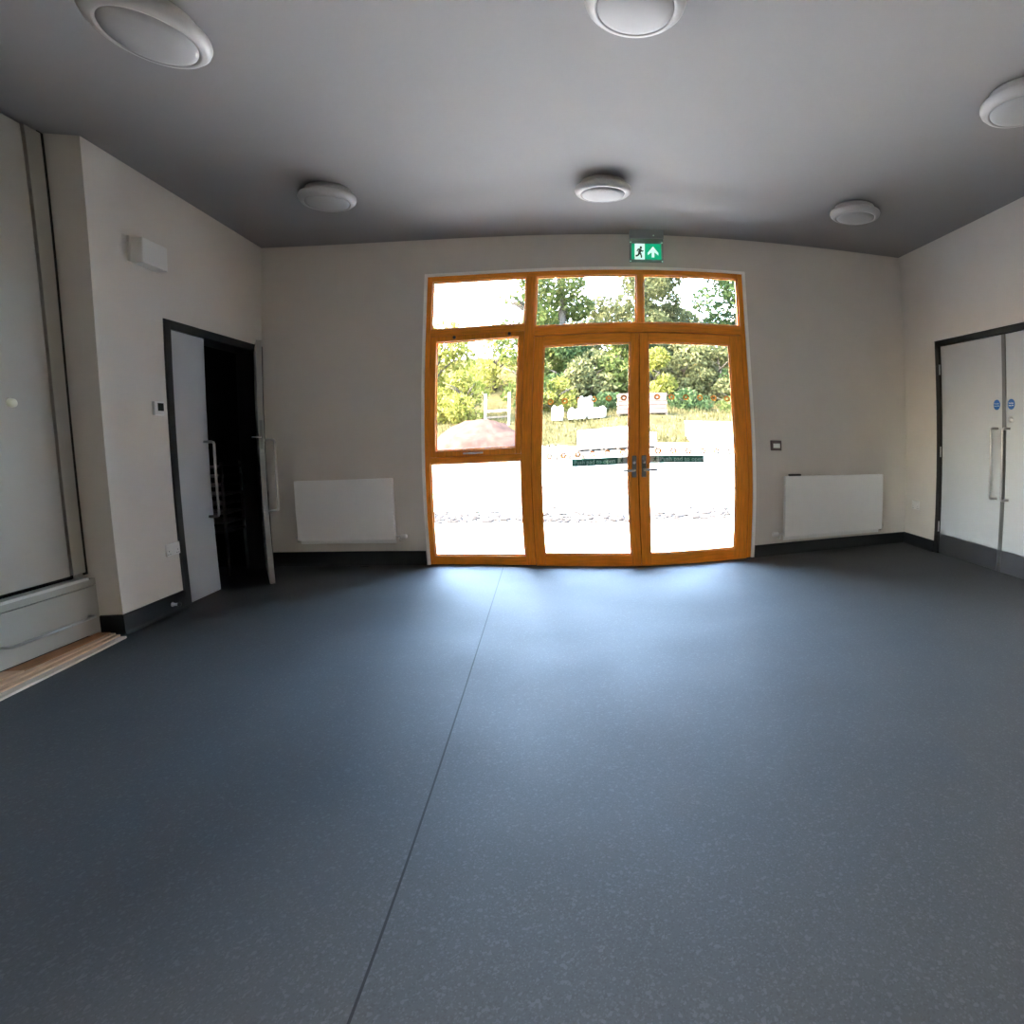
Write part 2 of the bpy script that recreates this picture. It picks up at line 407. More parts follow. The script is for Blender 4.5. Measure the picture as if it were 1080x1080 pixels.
# two glazed leaves
RUN = [((0.50, 0.93), 'head')]
def man_polys():
    """running figure in a unit box, as simple polygons"""
    def bar(x0, y0, x1, y1, w):
        d = Vector((x1-x0, y1-y0)); n = Vector((-d.y, d.x)).normalized()*w*0.8
        return [(x0+n.x, y0+n.y), (x0-n.x, y0-n.y), (x1-n.x, y1-n.y), (x1+n.x, y1+n.y)]
    head = [(0.62+0.125*math.cos(a*PI/6), 0.88+0.125*math.sin(a*PI/6)) for a in range(12)]
    return [head, bar(0.58, 0.76, 0.44, 0.42, 0.18), bar(0.58, 0.72, 0.32, 0.74, 0.08), bar(0.32, 0.74, 0.20, 0.56, 0.07),
            bar(0.56, 0.70, 0.74, 0.56, 0.08), bar(0.74, 0.56, 0.90, 0.62, 0.07), bar(0.46, 0.46, 0.66, 0.28, 0.11),
            bar(0.66, 0.28, 0.68, 0.02, 0.09), bar(0.44, 0.44, 0.32, 0.22, 0.11), bar(0.32, 0.22, 0.06, 0.18, 0.09)]
def arrow_poly():
    return [(0.5, 0.98), (0.94, 0.42), (0.94, 0.20), (0.61, 0.46), (0.61, 0.02), (0.39, 0.02), (0.39, 0.46), (0.06, 0.20), (0.06, 0.42)]

def glazed_leaf(name, xa, xb, ga, gb, label, hinge_left, hx):
    r = st(empty(name, ((xa+xb)/2, D+0.05, 0.0)), label, 'door')
    y0, y1, zz = D+0.006, D+0.075, 2.070
    f = MB()
    f.box(xa, ga, y0, y1, 0.006, zz, 0.005); f.box(gb, xb, y0, y1, 0.006, zz, 0.005)
    f.build('stile', M['timber'], r)
    MB().box(ga, gb, y0, y1, zz-0.097, zz, 0.005).build('top_rail', M['timber_rail'], r)
    MB().box(ga, gb, y0, y1, 0.006, 0.103, 0.005).build('bottom_rail', M['timber_rail'], r)
    g = glazing(ga, gb, 0.103, zz-0.097, r, 0.012, D+0.045)
    yg = D+0.0405
    n = 6
    for row, z in (('upper', 1.445), ('lower', 0.962)):
        for k in range(n):
            cx = ga + (k+0.62)*(gb-ga)/n
            ring = MB()
            segs = 20
            for j in range(segs):
                a0, a1 = 2*PI*j/segs, 2*PI*(j+1)/segs
                ri, ro = 0.012, 0.0275
                ring.prism([(ri*math.cos(a0), ri*math.sin(a0)), (ro*math.cos(a0), ro*math.sin(a0)), (ro*math.cos(a1), ro*math.sin(a1)), (ri*math.cos(a1), ri*math.sin(a1))],
                           lambda u, v, t, cx=cx, z=z: (cx+u, t, z+v), yg-0.0008, yg)
            ring.build('manifestation_ring', M['ring_orange'], g)
    # green strip "Push pad to open"
    if hinge_left: s0, s1 = 0.192, gb-0.006
    else: s0, s1 = ga+0.004, 1.318
    zs0, zs1 = 0.862, 0.925
    sg = MB().box(s0, s1, yg-0.0012, yg-0.0002, zs0, zs1).build('push_pad_sign', M['sign_green'], r)
    zc = (zs0+zs1)/2
    if hinge_left: p0, p1, tx = s1-0.085, s1-0.006, (s0+s1-0.085)/2
    else: p0, p1, tx = s0+0.006, s0+0.085, (s0+0.085+s1)/2
    MB().box(p0, p1, yg-0.002, yg-0.0013, zs0+0.006, zs1-0.006).build('pictogram_panel', M['sign_pale'], sg)
    pm = MB(); q0 = p0+0.012 if hinge_left else p1-0.055
    for poly in man_polys():
        pm.prism(poly, lambda u, v, t: (q0+u*0.043, t, zs0+0.010+v*0.043), yg-0.0026, yg-0.0021)
    pm.build('pictogram', M['sign_green'], sg)
    text_mesh('lettering', 'Push pad to open', 0.052, M['sign_pale'], sg, Matrix.Translation((tx, yg-0.002, zc)) @ Matrix.Rotation(PI/2, 4, 'X'))
    if not hinge_left:
        MB().box(xa-0.012, xa+0.016, y1+0.001, y1+0.012, 0.01, zz, 0.002).build('astragal', M['timber'], r)
    # handle plate and lever
    MB().box(hx-0.018, hx+0.018, y0-0.010, y0, 0.755, 0.93, 0.004).build('handle_plate', M['dark_steel'], r)
    s = -1 if hinge_left else 1
    lev = MB().tube([(hx, y0-0.008, 0.815), (hx, y0-0.048, 0.815), (hx+s*0.012, y0-0.056, 0.815), (hx+s*0.10, y0-0.056, 0.812)], 0.010, 12).build('lever_handle', M['steel'], r)
    lev['label'] = 'steel lever'
    MB().lathe([(0, 0.014), (0.011, 0.014), (0.013, 0.0)], 16, Matrix.Translation((hx, y0-0.010, 0.875)) @ Matrix.Rotation(PI/2, 4, 'X')).build('lock_cylinder', M['steel'], r)
    return r
glazed_leaf('door_1', -0.188, 0.769, -0.098, 0.692, 'glazed timber door leaf left of the meeting stile', True, 0.733)
glazed_leaf('door_2', 0.773, 1.728, 0.852, 1.612, 'glazed timber door leaf right of the meeting stile', False, 0.812)
q = st(empty('window_fill', (-3.52, (WY0+WY1)/2, WZ0)), 'added unseen timber window in the left wall beside the viewer', 'window')
f = MB()
f.box(-3.56, -3.48, WY0, WY0+0.06, WZ0, WZ1); f.box(-3.56, -3.48, WY1-0.06, WY1, WZ0, WZ1)
f.box(-3.56, -3.48, WY0+0.06, WY1-0.06, WZ0, WZ0+0.06); f.box(-3.56, -3.48, WY0+0.06, WY1-0.06, WZ1-0.06, WZ1)
f.build('window_frame', M['timber'], q)
MB().box(-3.524, -3.516, WY0+0.06, WY1-0.06, WZ0+0.06, WZ1-0.06).build('glass_pane', M['glass'], q)
st(MB().box(-0.188, 1.73, D-0.012, D+0.13, 0.0, 0.006, 0.002).build('trim_threshold', M['timber_rail']), 'low threshold strip under the glazed doors', 'trim')

# ------------------------------------------------------------------ right hand pair of doors
def lining(name, axis_x, ya, yb, zt, wv, xin, label, top=None):
    m = MB()
    top = top or wv
    m.box(axis_x-0.012 if xin < 0 else axis_x-0.226, axis_x+0.11 if xin < 0 else axis_x+0.012, ya, ya+wv, 0.0, zt, 0.003)
    m.box(axis_x-0.012 if xin < 0 else axis_x-0.226, axis_x+0.11 if xin < 0 else axis_x+0.012, yb-wv, yb, 0.0, zt, 0.003)
    m.box(axis_x-0.012 if xin < 0 else axis_x-0.226, axis_x+0.11 if xin < 0 else axis_x+0.012, ya+wv, yb-wv, zt-top, zt, 0.003)
    return st(m.build(name, M['lining']), label, 'trim')
lining('trim_2', R, DR0+0.002, DR1-0.002, DRZ-0.001, 0.070, -1, 'black lining around the pale right doors', 0.058)

def pull(parent, base, out, z0, z1, r=0.011):
    """D pull: base = point on the leaf, out = vector to the bar"""
    b = Vector(base); o = Vector(out); e = o.normalized()
    c = 0.02
    p = [b+Vector((0, 0, z0)), b+o-e*c+Vector((0, 0, z0)), b+o-e*c*0.3+Vector((0, 0, z0+c*0.3)), b+o+Vector((0, 0, z0+c)),
         b+o+Vector((0, 0, z1-c)), b+o-e*c*0.3+Vector((0, 0, z1-c*0.3)), b+o-e*c+Vector((0, 0, z1)), b+Vector((0, 0, z1))]
    return MB().tube(p, r, 12)

def fire_disc(parent, x, y, z, n):
    """round blue sign on the right wall's leaves (faces -X)"""
    Mx = Matrix.Translation((x, y, z)) @ Matrix.Rotation(-PI/2, 4, 'Y')
    d = MB().lathe([(0, 0.0016), (0.044, 0.0016), (0.044, 0.0)], 32, Mx, smooth=False).build('fire_door_sign', M['blue'], parent)
    d['label'] = 'round blue fire door sign'
    T = Matrix.Translation((x-0.002, y, z)) @ Matrix(((0, 0, -1, 0), (-1, 0, 0, 0), (0, 1, 0, 0), (0, 0, 0, 1)))
    for k, s in enumerate(('Fire door', 'keep shut')):
        text_mesh('lettering', s, 0.0165, M['sign_white'], d, T @ Matrix.Translation((0, 0.0095-0.019*k, 0)))
    return d

def right_leaf(name, ya, yb, label, handle_y, sign_y, hinge_y):
    r = st(empty(name, (R+0.02, (ya+yb)/2, 0.0)), label, 'door')
    xf = R+0.010
    MB().box(xf, xf+0.044, ya, yb, 0.010, DRZ-0.062, 0.002).build('leaf', M['laminate'], r)
    MB().box(xf-0.0016, xf-0.0002, ya+0.004, yb-0.004, 0.014, 0.20, 0.0004).build('kick_plate', M['kick'], r)
    pull(r, (xf, handle_y, 0), (-0.085, 0, 0), 0.632, 1.232).build('pull_handle', M['pull_steel'], r)
    fire_disc(r, xf-0.0001, sign_y, 1.435, 0)
    for z in (0.27, 1.0, 1.80):
        MB().tube([(R-0.012, hinge_y, z-0.05), (R-0.012, hinge_y, z+0.05)], 0.0075, 10).build('hinge', M['steel'], r)
    return r
dr3 = right_leaf('door_3', 4.128, 5.036, 'pale grey door leaf nearer the back corner, with steel kick plate', 4.185, 4.20, 5.036)
dr4 = right_leaf('door_4', 3.192, 4.078, 'pale grey door leaf with lock cylinder, cut off by the right picture edge', 4.035, 4.015, 3.195)
MB().box(R+0.004, R+0.05, 4.0805, 4.1255, 0.010, DRZ-0.063, 0.002).build('meeting_strip', M['dark_steel'], dr4)
MB().lathe([(0, 0.016), (0.012, 0.016), (0.014, 0.010), (0.026, 0.006), (0.027, 0.0)], 24, Matrix.Translation((R+0.0098, 4.015, 1.305)) @ Matrix.Rotation(-PI/2, 4, 'Y')).build('lock_cylinder', M['steel'], dr4)

# ------------------------------------------------------------------ left hand doors
lining('trim_3', L, DL0+0.002, DL1-0.002, DLZ-0.002, 0.068, 1, 'black lining around the half open left doors', 0.066)
ld = st(empty('door_5', (L-0.03, 4.345, 0.0)), 'narrow pale grey leaf of the left doors, standing almost closed', 'door')
MB().box(L-0.052, L-0.008, 4.347, 4.775, 0.010, DLZ-0.07, 0.002).build('leaf', M['laminate'], ld)
pull(ld, (L-0.008, 4.715, 0), (0.085, 0, 0), 0.63, 1.235).build('pull_handle', M['pull_steel'], ld)
# wide leaf, swung into the room; local frame: hinge at origin, leaf along -Y, room face +X
lo = st(empty('door_6', (L+0.004, 5.648, 0.0), math.radians(29.2)), 'wide pale grey leaf of the left doors, swung open and seen edge on', 'door')
MB().box(-0.044, 0.0, -0.800, -0.006, 0.010, DLZ-0.07, 0.002).build('leaf', M['laminate'], lo, local=True)
MB().box(-0.0435, -0.0005, -0.8015, -0.8002, 0.011, DLZ-0.071).build('lipping', M['leaf_edge'], lo, local=True)
pull(lo, (0.0, -0.735, 0), (0.085, 0, 0), 0.63, 1.235).build('pull_handle', M['pull_steel'], lo, local=True)
lk = MB().box(-0.034, -0.010, -0.8035, -0.8017, 1.16, 1.40, 0.0005).build('lock_faceplate', M['dark_steel'], lo, local=True)
MB().tube([(-0.022, -0.802, 1.26), (-0.10, -0.802, 1.26)], 0.007, 8).build('latch_bar', M['steel'], lo, local=True)
for z in (0.27, 1.0, 1.80):
    MB().tube([(0.004, 0.0, z-0.05), (0.004, 0.0, z+0.05)], 0.0075, 10).build('hinge', M['steel'], lo, local=True)
# dark slatted rack standing in the store room
rk = tag(empty('storage_rack', (-3.42, 5.48, 0.0)), 'dark slatted rack in the unlit store room beyond the narrow door leaf', 'rack')
for xx in (-3.685, -3.155):
    for yy in (5.315, 5.645):
        MB().box(xx-0.012, xx+0.012, yy-0.012, yy+0.012, 0.0, 1.05, 0.002).build('upright', M['dark_steel'], rk)
for k in range(8):
    MB().box(-3.70, -3.14, 5.30, 5.66, 0.40+k*0.085, 0.416+k*0.085, 0.002).build('tray', M['dark_steel'], rk)

# ------------------------------------------------------------------ cupboard in the recess
cb_ = tag(empty('wall_cupboard', (XR, 2.8, 0.0)), 'tall warm grey built in cupboard in the left recess', 'cupboard')
CY0, CY1 = 1.9, P0-0.006
MB().box(XR-0.30, XR-0.10, CY0, CY1, 0.035, H-0.006).build('carcass', M['gap_dark'], cb_)
dp = MB().box(XR-0.022, XR, CY0+0.01, 3.532, 0.428, H-0.030, 0.002).build('door_panel', M['panel'], cb_)
kn = MB().lathe([(0, 0.017), (0.017, 0.016), (0.024, 0.010), (0.026, 0.0)], 28, Matrix.Translation((XR, 3.303, 1.471)) @ Matrix.Rotation(PI/2, 4, 'Y')).build('knob', M['cream'], dp)
kn['label'] = 'round cream knob'
MB().box(XR-0.018, XR-0.012, P0-0.032, P0-0.001, 0.41, H-0.004).build('shadow_gap', M['gap_dark'], cb_)  # added filler strip, its dark colour paints the shade in the gap
MB().box(XR-0.022, XR, 3.552, P0-0.030, 0.428, H-0.018, 0.002).build('side_panel', M['panel'], cb_)
MB().box(XR-0.02, XR+0.048, CY0, 3.60, 0.385, 0.404, 0.003).build('ledge', M['ledge'], cb_)
MB().box(XR-0.02, XR+0.032, CY0, CY1, 0.342, 0.385, 0.002).build('drawer_rail', M['panel_lower'], cb_)
df = MB().box(XR-0.02, XR+0.032, CY0, CY1, 0.036, 0.338, 0.002).build('drawer_front', M['panel_lower'], cb_)
xb = XR+0.032
MB().tube([(xb, 3.07, 0.155), (xb+0.035, 3.07, 0.155), (xb+0.045, 3.08, 0.155), (xb+0.045, 3.575, 0.155), (xb+0.035, 3.585, 0.155), (xb, 3.585, 0.155)], 0.009, 10).build('bar_handle', M['pull_steel'], df)
# timber boards lying along the foot of the cupboard
def board(x_far0, x_far1, z0, z1, y0, y1, w0, w1, m, label):
    """a board whose left edge runs x_far0..x_far1 (at y0..y1), widths w0..w1"""
    b = MB()
    b.prism([(x_far0, y0), (x_far0+w0, y0), (x_far1+w1, y1), (x_far1, y1)], lambda u, v, t: (u, v, t), z0, z1)
    o = b.build('timber_board', m)
    bm = bmesh.new(); bm.from_mesh(o.data); bmesh.ops.bevel(bm, geom=list(bm.edges), offset=0.002, segments=1, affect='EDGES'); bm.to_mesh(o.data); bm.free()
    return tag(o, label, 'timber', 'timber boards along the cupboard foot')
board(-3.064, -3.064, 0.0, 0.034, 1.95, 3.630, 0.150, 0.080, M['board_brown'], 'wide brown board against the cupboard foot')
board(-2.912, -2.982, 0.0, 0.030, 1.95, 3.622, 0.062, 0.034, M['board_pale'], 'pale board beside the wide brown board')
board(-2.848, -2.946, 0.0, 0.022, 1.95, 3.612, 0.056, 0.034, M['board_pale'], 'pale narrow board second from the open floor')
board(-2.790, -2.910, 0.0, 0.013, 1.95, 3.600, 0.070, 0.045, M['board_white'], 'thin pale batten edging the open vinyl floor')
board(-3.03, -3.03, 0.0345, 0.046, 1.95, 3.02, 0.10, 0.10, M['board_pale'], 'short offcut lying on top of the wide brown board')

# ------------------------------------------------------------------ ceiling lights
def ceiling_light():
    r = empty('ceiling_light', (0, 0, H))
    MB().lathe([(0, 0.0), (0.165, 0.0), (0.165, -0.05), (0, -0.05)], 48).build('base', M['lamp_body'], r, local=True)
    MB().lathe([(0.150, -0.044), (0.196, -0.044), (0.211, -0.052), (0.214, -0.064), (0.208, -0.082), (0.194, -0.096), (0.176, -0.103), (0.168, -0.104),
                (0.164, -0.098), (0.150, -0.090), (0.150, -0.044)], 64).build('trim_ring', M['lamp_body'], r, local=True)
    MB().lathe([(0.1645, -0.092), (0.160, -0.104), (0.130, -0.116), (0.08, -0.123), (0.03, -0.126), (0, -0.1265)], 64).build('diffuser', M['diffuser'], r, local=True)
    return r
lamp0 = ceiling_light()
for i, (x, y, lab) in enumerate([
        (-1.765, 4.44, 'round white ceiling light nearest the left doors, in the row by the glazed screen'),
        (0.326, 4.41, 'round white ceiling light in the middle of the row by the glazed screen'),
        (2.427, 4.485, 'round white ceiling light on the right of the row by the glazed screen'),
        (-1.80, 2.65, 'round white ceiling light nearest the cupboard recess, at upper left'),
        (0.305, 2.30, 'round white ceiling light cut off by the middle of the top picture edge'),
        (2.496, 2.622, 'round white ceiling light cut off by the right picture edge')]):
    o = lamp0 if i == 0 else copy_tree(lamp0)
    o.location = (x, y, H)
    tag(o, lab, 'ceiling light', 'round ceiling lights')

# ------------------------------------------------------------------ radiators
def radiator(xa, xb, za, zb, valve_right, label):
    r = tag(empty('radiator', ((xa+xb)/2, D-0.06, za)), label, 'radiator', 'white panel radiators')
    yf = D-0.105
    MB().box(xa, xb, yf, yf+0.014, za, zb, 0.005, 3).build('front_panel', M['radiator'], r)
    MB().box(xa+0.008, xb-0.008, D-0.045, D-0.031, za-0.04, zb-0.012, 0.004).build('back_panel', M['radiator'], r)
    for s in (xa+0.001, xb-0.004):
        MB().box(s, s+0.003, yf+0.012, D-0.04, za+0.012, zb-0.003).build('side_panel', M['radiator'], r)
    g = MB()
    n = int((xb-xa-0.03)/0.022)
    for k in range(n):
        xx = xa+0.018+k*(xb-xa-0.036)/(n-1)
        g.box(xx-0.005, xx+0.005, yf+0.016, D-0.047, zb-0.010, zb-0.003)
    g.box(xa+0.005, xb-0.005, yf+0.014, yf+0.022, zb-0.011, zb-0.002); g.box(xa+0.005, xb-0.005, D-0.052, D-0.044, zb-0.011, zb-0.002)
    g.build('top_grille', M['radiator'], r)
    fin = MB()
    for k in range(int((xb-xa)/0.05)):
        xx = xa+0.03+k*0.05
        fin.box(xx-0.002, xx+0.002, yf+0.016, D-0.047, za+0.03, zb-0.02)
    fin.build('convector_fin', M['radiator'], r)
    for xx in (xa+0.15, xb-0.15):
        MB().box(xx-0.015, xx+0.015, D-0.032, D-0.0005, za+0.08, zb-0.08).build('bracket', M['radiator'], r)
    s = 1 if valve_right else -1
    xe = xb if valve_right else xa; xo = xa if valve_right else xb
    zv = za+0.028; yv = D-0.062
    MB().tube([(xe-s*0.012, yv, zv), (xe+s*0.05, yv, zv)], 0.011, 12).build('valve_body', M['steel'], r)
    hd = MB().lathe([(0, 0.0), (0.014, 0.0), (0.020, 0.006), (0.021, 0.05), (0.017, 0.062), (0, 0.064)], 20, Matrix.Translation((xe+s*0.05, yv, zv)) @ Matrix.Rotation(s*PI/2, 4, 'Y')).build('thermostat_head', M['white_plastic'], r)
    MB().tube([(xe+s*0.030, yv, zv), (xe+s*0.030, yv, zv-0.03), (xe+s*0.030, yv+0.012, zv-0.042), (xe+s*0.030, D-0.0005, zv-0.042)], 0.0075, 10).build('pipe', M['white_plastic'], r)
    MB().tube([(xo+s*0.012, yv, zv), (xo-s*0.035, yv, zv)], 0.011, 12).build('lockshield', M['steel'], r)
    MB().tube([(xo-s*0.024, yv, zv), (xo-s*0.024, yv, zv-0.03), (xo-s*0.024, yv+0.012, zv-0.042), (xo-s*0.024, D-0.0005, zv-0.042)], 0.0075, 10).build('pipe', M['white_plastic'], r)
    return r
radiator(-2.595, -1.573, 0.258, 0.834, True, 'white panel radiator on the back wall beside the half open left doors')
radiator(2.085, 3.240, 0.180, 0.748, False, 'white panel radiator on the back wall near the right hand corner')
o = MB().box(2.13, 2.26, D-0.092, D-0.05, 0.7465, 0.764, 0.005).build('black_pad', M['black_plastic'])
tag(o, 'small black object lying on top of the right radiator', 'black object')
for (xx, yy, w_, lab) in ((-1.93, 5.645, 0.055, 'wider dark scrap on the floor below the left radiator'), (-2.10, 5.668, 0.022, 'small dark scrap on the floor left of the wider one')):
    b = MB().lathe([(0, 0.010), (0.5, 0.009), (0.9, 0.005), (1.0, 0.0), (0, 0.0)], 20, Matrix.Translation((xx, yy, 0.0)) @ Matrix.Diagonal((w_, 0.018, 1, 1)))
    tag(b.build('floor_scrap', M['black_plastic']), lab, 'scrap')

# ------------------------------------------------------------------ small wall fittings
# box fitting on the pier
bx = tag(empty('wall_box', (L, 4.14, 2.53)), 'white box shaped fitting high on the left wall', 'wall fitting')
MB().box(L, L+0.018, 3.965, 4.215, 2.452, 2.622, 0.004).build('back_plate', M['white_plastic'], bx)
MB().box(L+0.018, L+0.098, 3.970, 4.210, 2.446, 2.616, 0.008, 3).build('cover', M['white_plastic'], bx)
# thermostat
th = tag(empty('thermostat', (L, 4.165, 1.48)), 'small white thermostat with dark display beside the left doors', 'thermostat')
MB().box(L, L+0.022, 4.116, 4.214, 1.430, 1.530, 0.006, 3).build('body', M['white_plastic'], th)
MB().box(L+0.022, L+0.0235, 4.145, 4.206, 1.462, 1.518, 0.0005).build('display', M['lcd'], th)
# sockets
def socket(x, y, z, sgn, w, h, label):
    r = tag(empty('wall_socket', (x, y, z)), label, 'socket')
    a, b = (x, x+sgn*0.012) if sgn > 0 else (x+sgn*0.012, x)
    MB().box(a, b, y-w/2, y+w/2, z-h/2, z+h/2, 0.003).build('face_plate', M['white_plastic'], r)
    for s in (-0.32, 0.32):
        c = y+s*w
        a2, b2 = (x+0.012, x+0.015) if sgn > 0 else (x-0.015, x-0.012)
        MB().box(a2, b2, c-0.011, c+0.011, z+0.005, z+0.026, 0.001).build('rocker_switch', M['white_plastic'], r)
        p = MB()
        for (dy, dz) in ((0, 0.0), (-0.011, -0.022), (0.011, -0.022)):
            p.box(min(x+sgn*0.0121, x+sgn*0.0123), max(x+sgn*0.0121, x+sgn*0.0123), c+dy-0.0035, c+dy+0.0035, z+dz-0.014, z+dz-0.007)
        p.build('pin_hole', M['black_plastic'], r)
    return r
socket(L, 4.200, 0.462, 1, 0.15, 0.09, 'white double socket low on the pier beside the left doors')
socket(R, 5.50, 0.428, -1, 0.15, 0.088, 'white double socket low on the right wall by the corner')
# door stop on the skirting
ds = tag(empty('door_stop', (L+0.014, 4.118, 0.068)), 'small silver door stop on the black pier skirting', 'door stop')
MB().lathe([(0, 0.0), (0.017, 0.0), (0.015, 0.008), (0.011, 0.012), (0.011, 0.045), (0, 0.045)], 18, Matrix.Translation((L+0.0135, 4.118, 0.068)) @ Matrix.Rotation(PI/2, 4, 'Y')).build('stem', M['steel'], ds)
MB().lathe([(0.012, 0.045), (0.016, 0.047), (0.016, 0.06), (0, 0.064)], 18, Matrix.Translation((L+0.0135, 4.118, 0.068)) @ Matrix.Rotation(PI/2, 4, 'Y')).build('rubber_tip', M['black_plastic'], ds)
# call point beside the screen
cp = tag(empty('call_point', (2.018, D, 1.025)), 'dark square call point with pale centre right of the glazed doors', 'call point')
MB().box(1.962, 2.074, D-0.030, D, 0.978, 1.072, 0.005).build('back_box', M['callpoint'], cp)
MB().box(1.984, 2.056, D-0.0315, D-0.0301, 1.002, 1.044, 0.0005).build('break_glass', M['sign_white'], cp)

# ------------------------------------------------------------------ exit sign
YE = 5.585
ex = tag(empty('exit_sign', (0.82, YE, H)), 'lit green exit sign hanging from the ceiling over the glazed doors', 'exit sign')
MB().box(0.662, 0.982, YE-0.03, YE+0.03, H-0.088, H, 0.004).build('housing', M['grey_plastic'], ex)
MB().lathe([(0, 0.006), (0.006, 0.005), (0.007, 0.0)], 12, Matrix.Translation((0.885, YE-0.03, H-0.06)) @ Matrix.Rotation(PI/2, 4, 'X')).build('indicator', M['exit_white'], ex)
px0, px1, pz0, pz1 = 0.664, 0.980, 2.762, H-0.088
pn = MB().box(px0, px1, YE-0.004, YE+0.004, pz0, pz1, 0.002).build('acrylic_panel', M['acrylic'], ex)
gz0, gz1 = 2.792, 2.958
yl = YE-0.0045
MB().box(0.684, 0.712, yl-0.0008, yl, gz0, gz1).build('green_band', M['exit_green'], pn)
MB().box(0.712, 0.806, yl-0.0008, yl, gz0, gz1).build('doorway_legend', M['exit_white'], pn)
MB().box(0.806, 0.960, yl-0.0008, yl, gz0, gz1).build('green_legend', M['exit_green'], pn)
mm = MB()
for poly in man_polys():
    mm.prism(poly, lambda u, v, t: (0.716+u*0.086, t, gz0+0.014+v*0.125), yl-0.0018, yl-0.001)
mm.build('running_figure', M['exit_dark'], pn)
MB().prism(arrow_poly(), lambda u, v, t: (0.826+u*0.114, t, gz0+0.020+v*0.122), yl-0.0018, yl-0.001).build('arrow', M['exit_white'], pn)
for xx in (0.674, 0.970):
    for zz in (2.774, 2.972):
        MB().lathe([(0, 0.004), (0.006, 0.003), (0.007, 0)], 12, Matrix.Translation((xx, YE-0.004, zz)) @ Matrix.Rotation(PI/2, 4, 'X')).build('fixing', M['exit_white'], pn)

# ------------------------------------------------------------------ outdoors
def hgt(x, y):
    pts = [(0, -0.06), (15, -0.06), (22, 0.12), (25, 0.34), (27, 0.82), (30, 1.53), (34, 1.95), (40, 3.1), (50, 6.6), (62, 8.6), (90, 9)]
    z = pts[-1][1]
    for (a, za), (b, zb) in zip(pts, pts[1:]):
        if a <= y <= b:
            t = (y-a)/(b-a); z = za+(zb-za)*t; break
    return z
def terrain(name, xs, ys, mat_, bump, label, kind='structure'):
    bm = bmesh.new(); g = []
    rnd = random.Random(3)
    for y in ys:
        g.append([bm.verts.new((x, y, hgt(x, y) + rnd.uniform(-bump, bump)*min(1, max(0, (y-10)/8)))) for x in xs])
    for A, B in zip(g, g[1:]):
        for k in range(len(xs)-1):
            f = bm.faces.new([A[k], A[k+1], B[k+1], B[k]]); f.smooth = True
    me = bpy.data.meshes.new(name); bm.to_mesh(me); bm.free(); me.materials.append(mat_)
    o = bpy.data.objects.new(name, me); COL.objects.link(o)
    return tag(o, label, 'ground', kind=kind)
st(MB().box(-45, 45, D+0.345, 8.75, -0.15, -0.045).build('paving', M['concrete']), 'pale concrete paving outside the glazed doors', 'paving')
st(MB().box(-45, -6.05, -30, D+0.34, -0.2, -0.06).build('side_yard', M['gravel']), 'pale yard beside the building', 'ground')
terrain('gravel_yard', [-60+i*2.0 for i in range(61)], [8.75+i*1.0 for i in range(17)]+[25.4], M['gravel'], 0.02, 'blinding pale gravel yard beyond the paving')
terrain('grass_bank', [-60+i*1.5 for i in range(81)], [25.4+i*1.0 for i in range(46)], M['bank'], 0.14, 'rough yellowish grass bank rising behind the yard')
# rubble along the paving edge and scattered in the yard
rb = MB(); rnd = random.Random(11)
for k in range(1100):
    if k < 820: x, y = rnd.uniform(-5, 6), rnd.gauss(9.3, 0.38)
    else: x, y = rnd.uniform(-5, 6), rnd.uniform(9, 15)
    if y < 8.8: y = 8.8+rnd.random()*0.3
    s = rnd.uniform(0.015, 0.05) if k < 820 else rnd.uniform(0.012, 0.035)
    b = bmesh.new(); bmesh.ops.create_icosphere(b, subdivisions=1, radius=s)
    for v in b.verts: v.co = Vector((v.co.x*rnd.uniform(0.8, 1.6), v.co.y*rnd.uniform(0.7, 1.2), v.co.z*rnd.uniform(0.4, 0.8)))
    rb._merge(b, 0, Matrix.Translation((x, y, -0.05)))
tag(rb.build('rubble_strip', M['rubble']), 'loose grey rubble along the edge of the paving', 'rubble', kind='stuff')

def displaced(name, m, cx, cy, z0, rx, ry, rz, seed, label, cat, amp=0.12):
    bm = bmesh.new(); rnd = random.Random(seed)
    bmesh.ops.create_icosphere(bm, subdivisions=4, radius=1)
    from mathutils import noise
    for v in bm.verts:
        n = noise.noise(v.co*2.1+Vector((seed, 0, 0)))*amp*2 + noise.noise(v.co*6+Vector((0, seed, 0)))*amp*0.6
        h = max(v.co.z, -0.05)
        r = 1 - 0.25*max(0, v.co.z)
        v.co = Vector((v.co.x*rx*(1+n*0.5)*r, v.co.y*ry*(1+n*0.5)*r, h*rz*(1+n)))
    for f in bm.faces: f.smooth = True
    me = bpy.data.meshes.new(name); bm.to_mesh(me); bm.free(); me.materials.append(m)
    o = bpy.data.objects.new(name, me); COL.objects.link(o); o.location = (cx, cy, z0)
    return tag(o, label, cat)
displaced('soil_heap', M['soil'], -3.0, 24.6, 0.20, 2.5, 1.8, 1.45, 5, 'pinkish brown soil heap seen through the timber casement', 'soil heap')
displaced('rubble_heap', M['gravel'], -1.2, 24.2, 0.22, 1.0, 0.9, 0.85, 8, 'pale rubble heap beside the soil heap', 'rubble heap')

# post and rail behind the soil heap
pr = tag(empty('post_and_rail', (-2.75, 30.0, 1.5)), 'pale timber posts and rails standing behind the soil heap', 'fence')
for xx in (-3.35, -2.14):
    MB().box(xx-0.06, xx+0.06, 29.94, 30.06, 1.45, 3.05, 0.01).build('post', M['post'], pr)
MB().box(-3.29, -2.20, 29.97, 30.03, 1.86, 1.95, 0.008).build('rail', M['pallet'], pr)
MB().box(-3.29, -2.20, 29.97, 30.03, 2.16, 2.25, 0.008).build('rail', M['post'], pr)

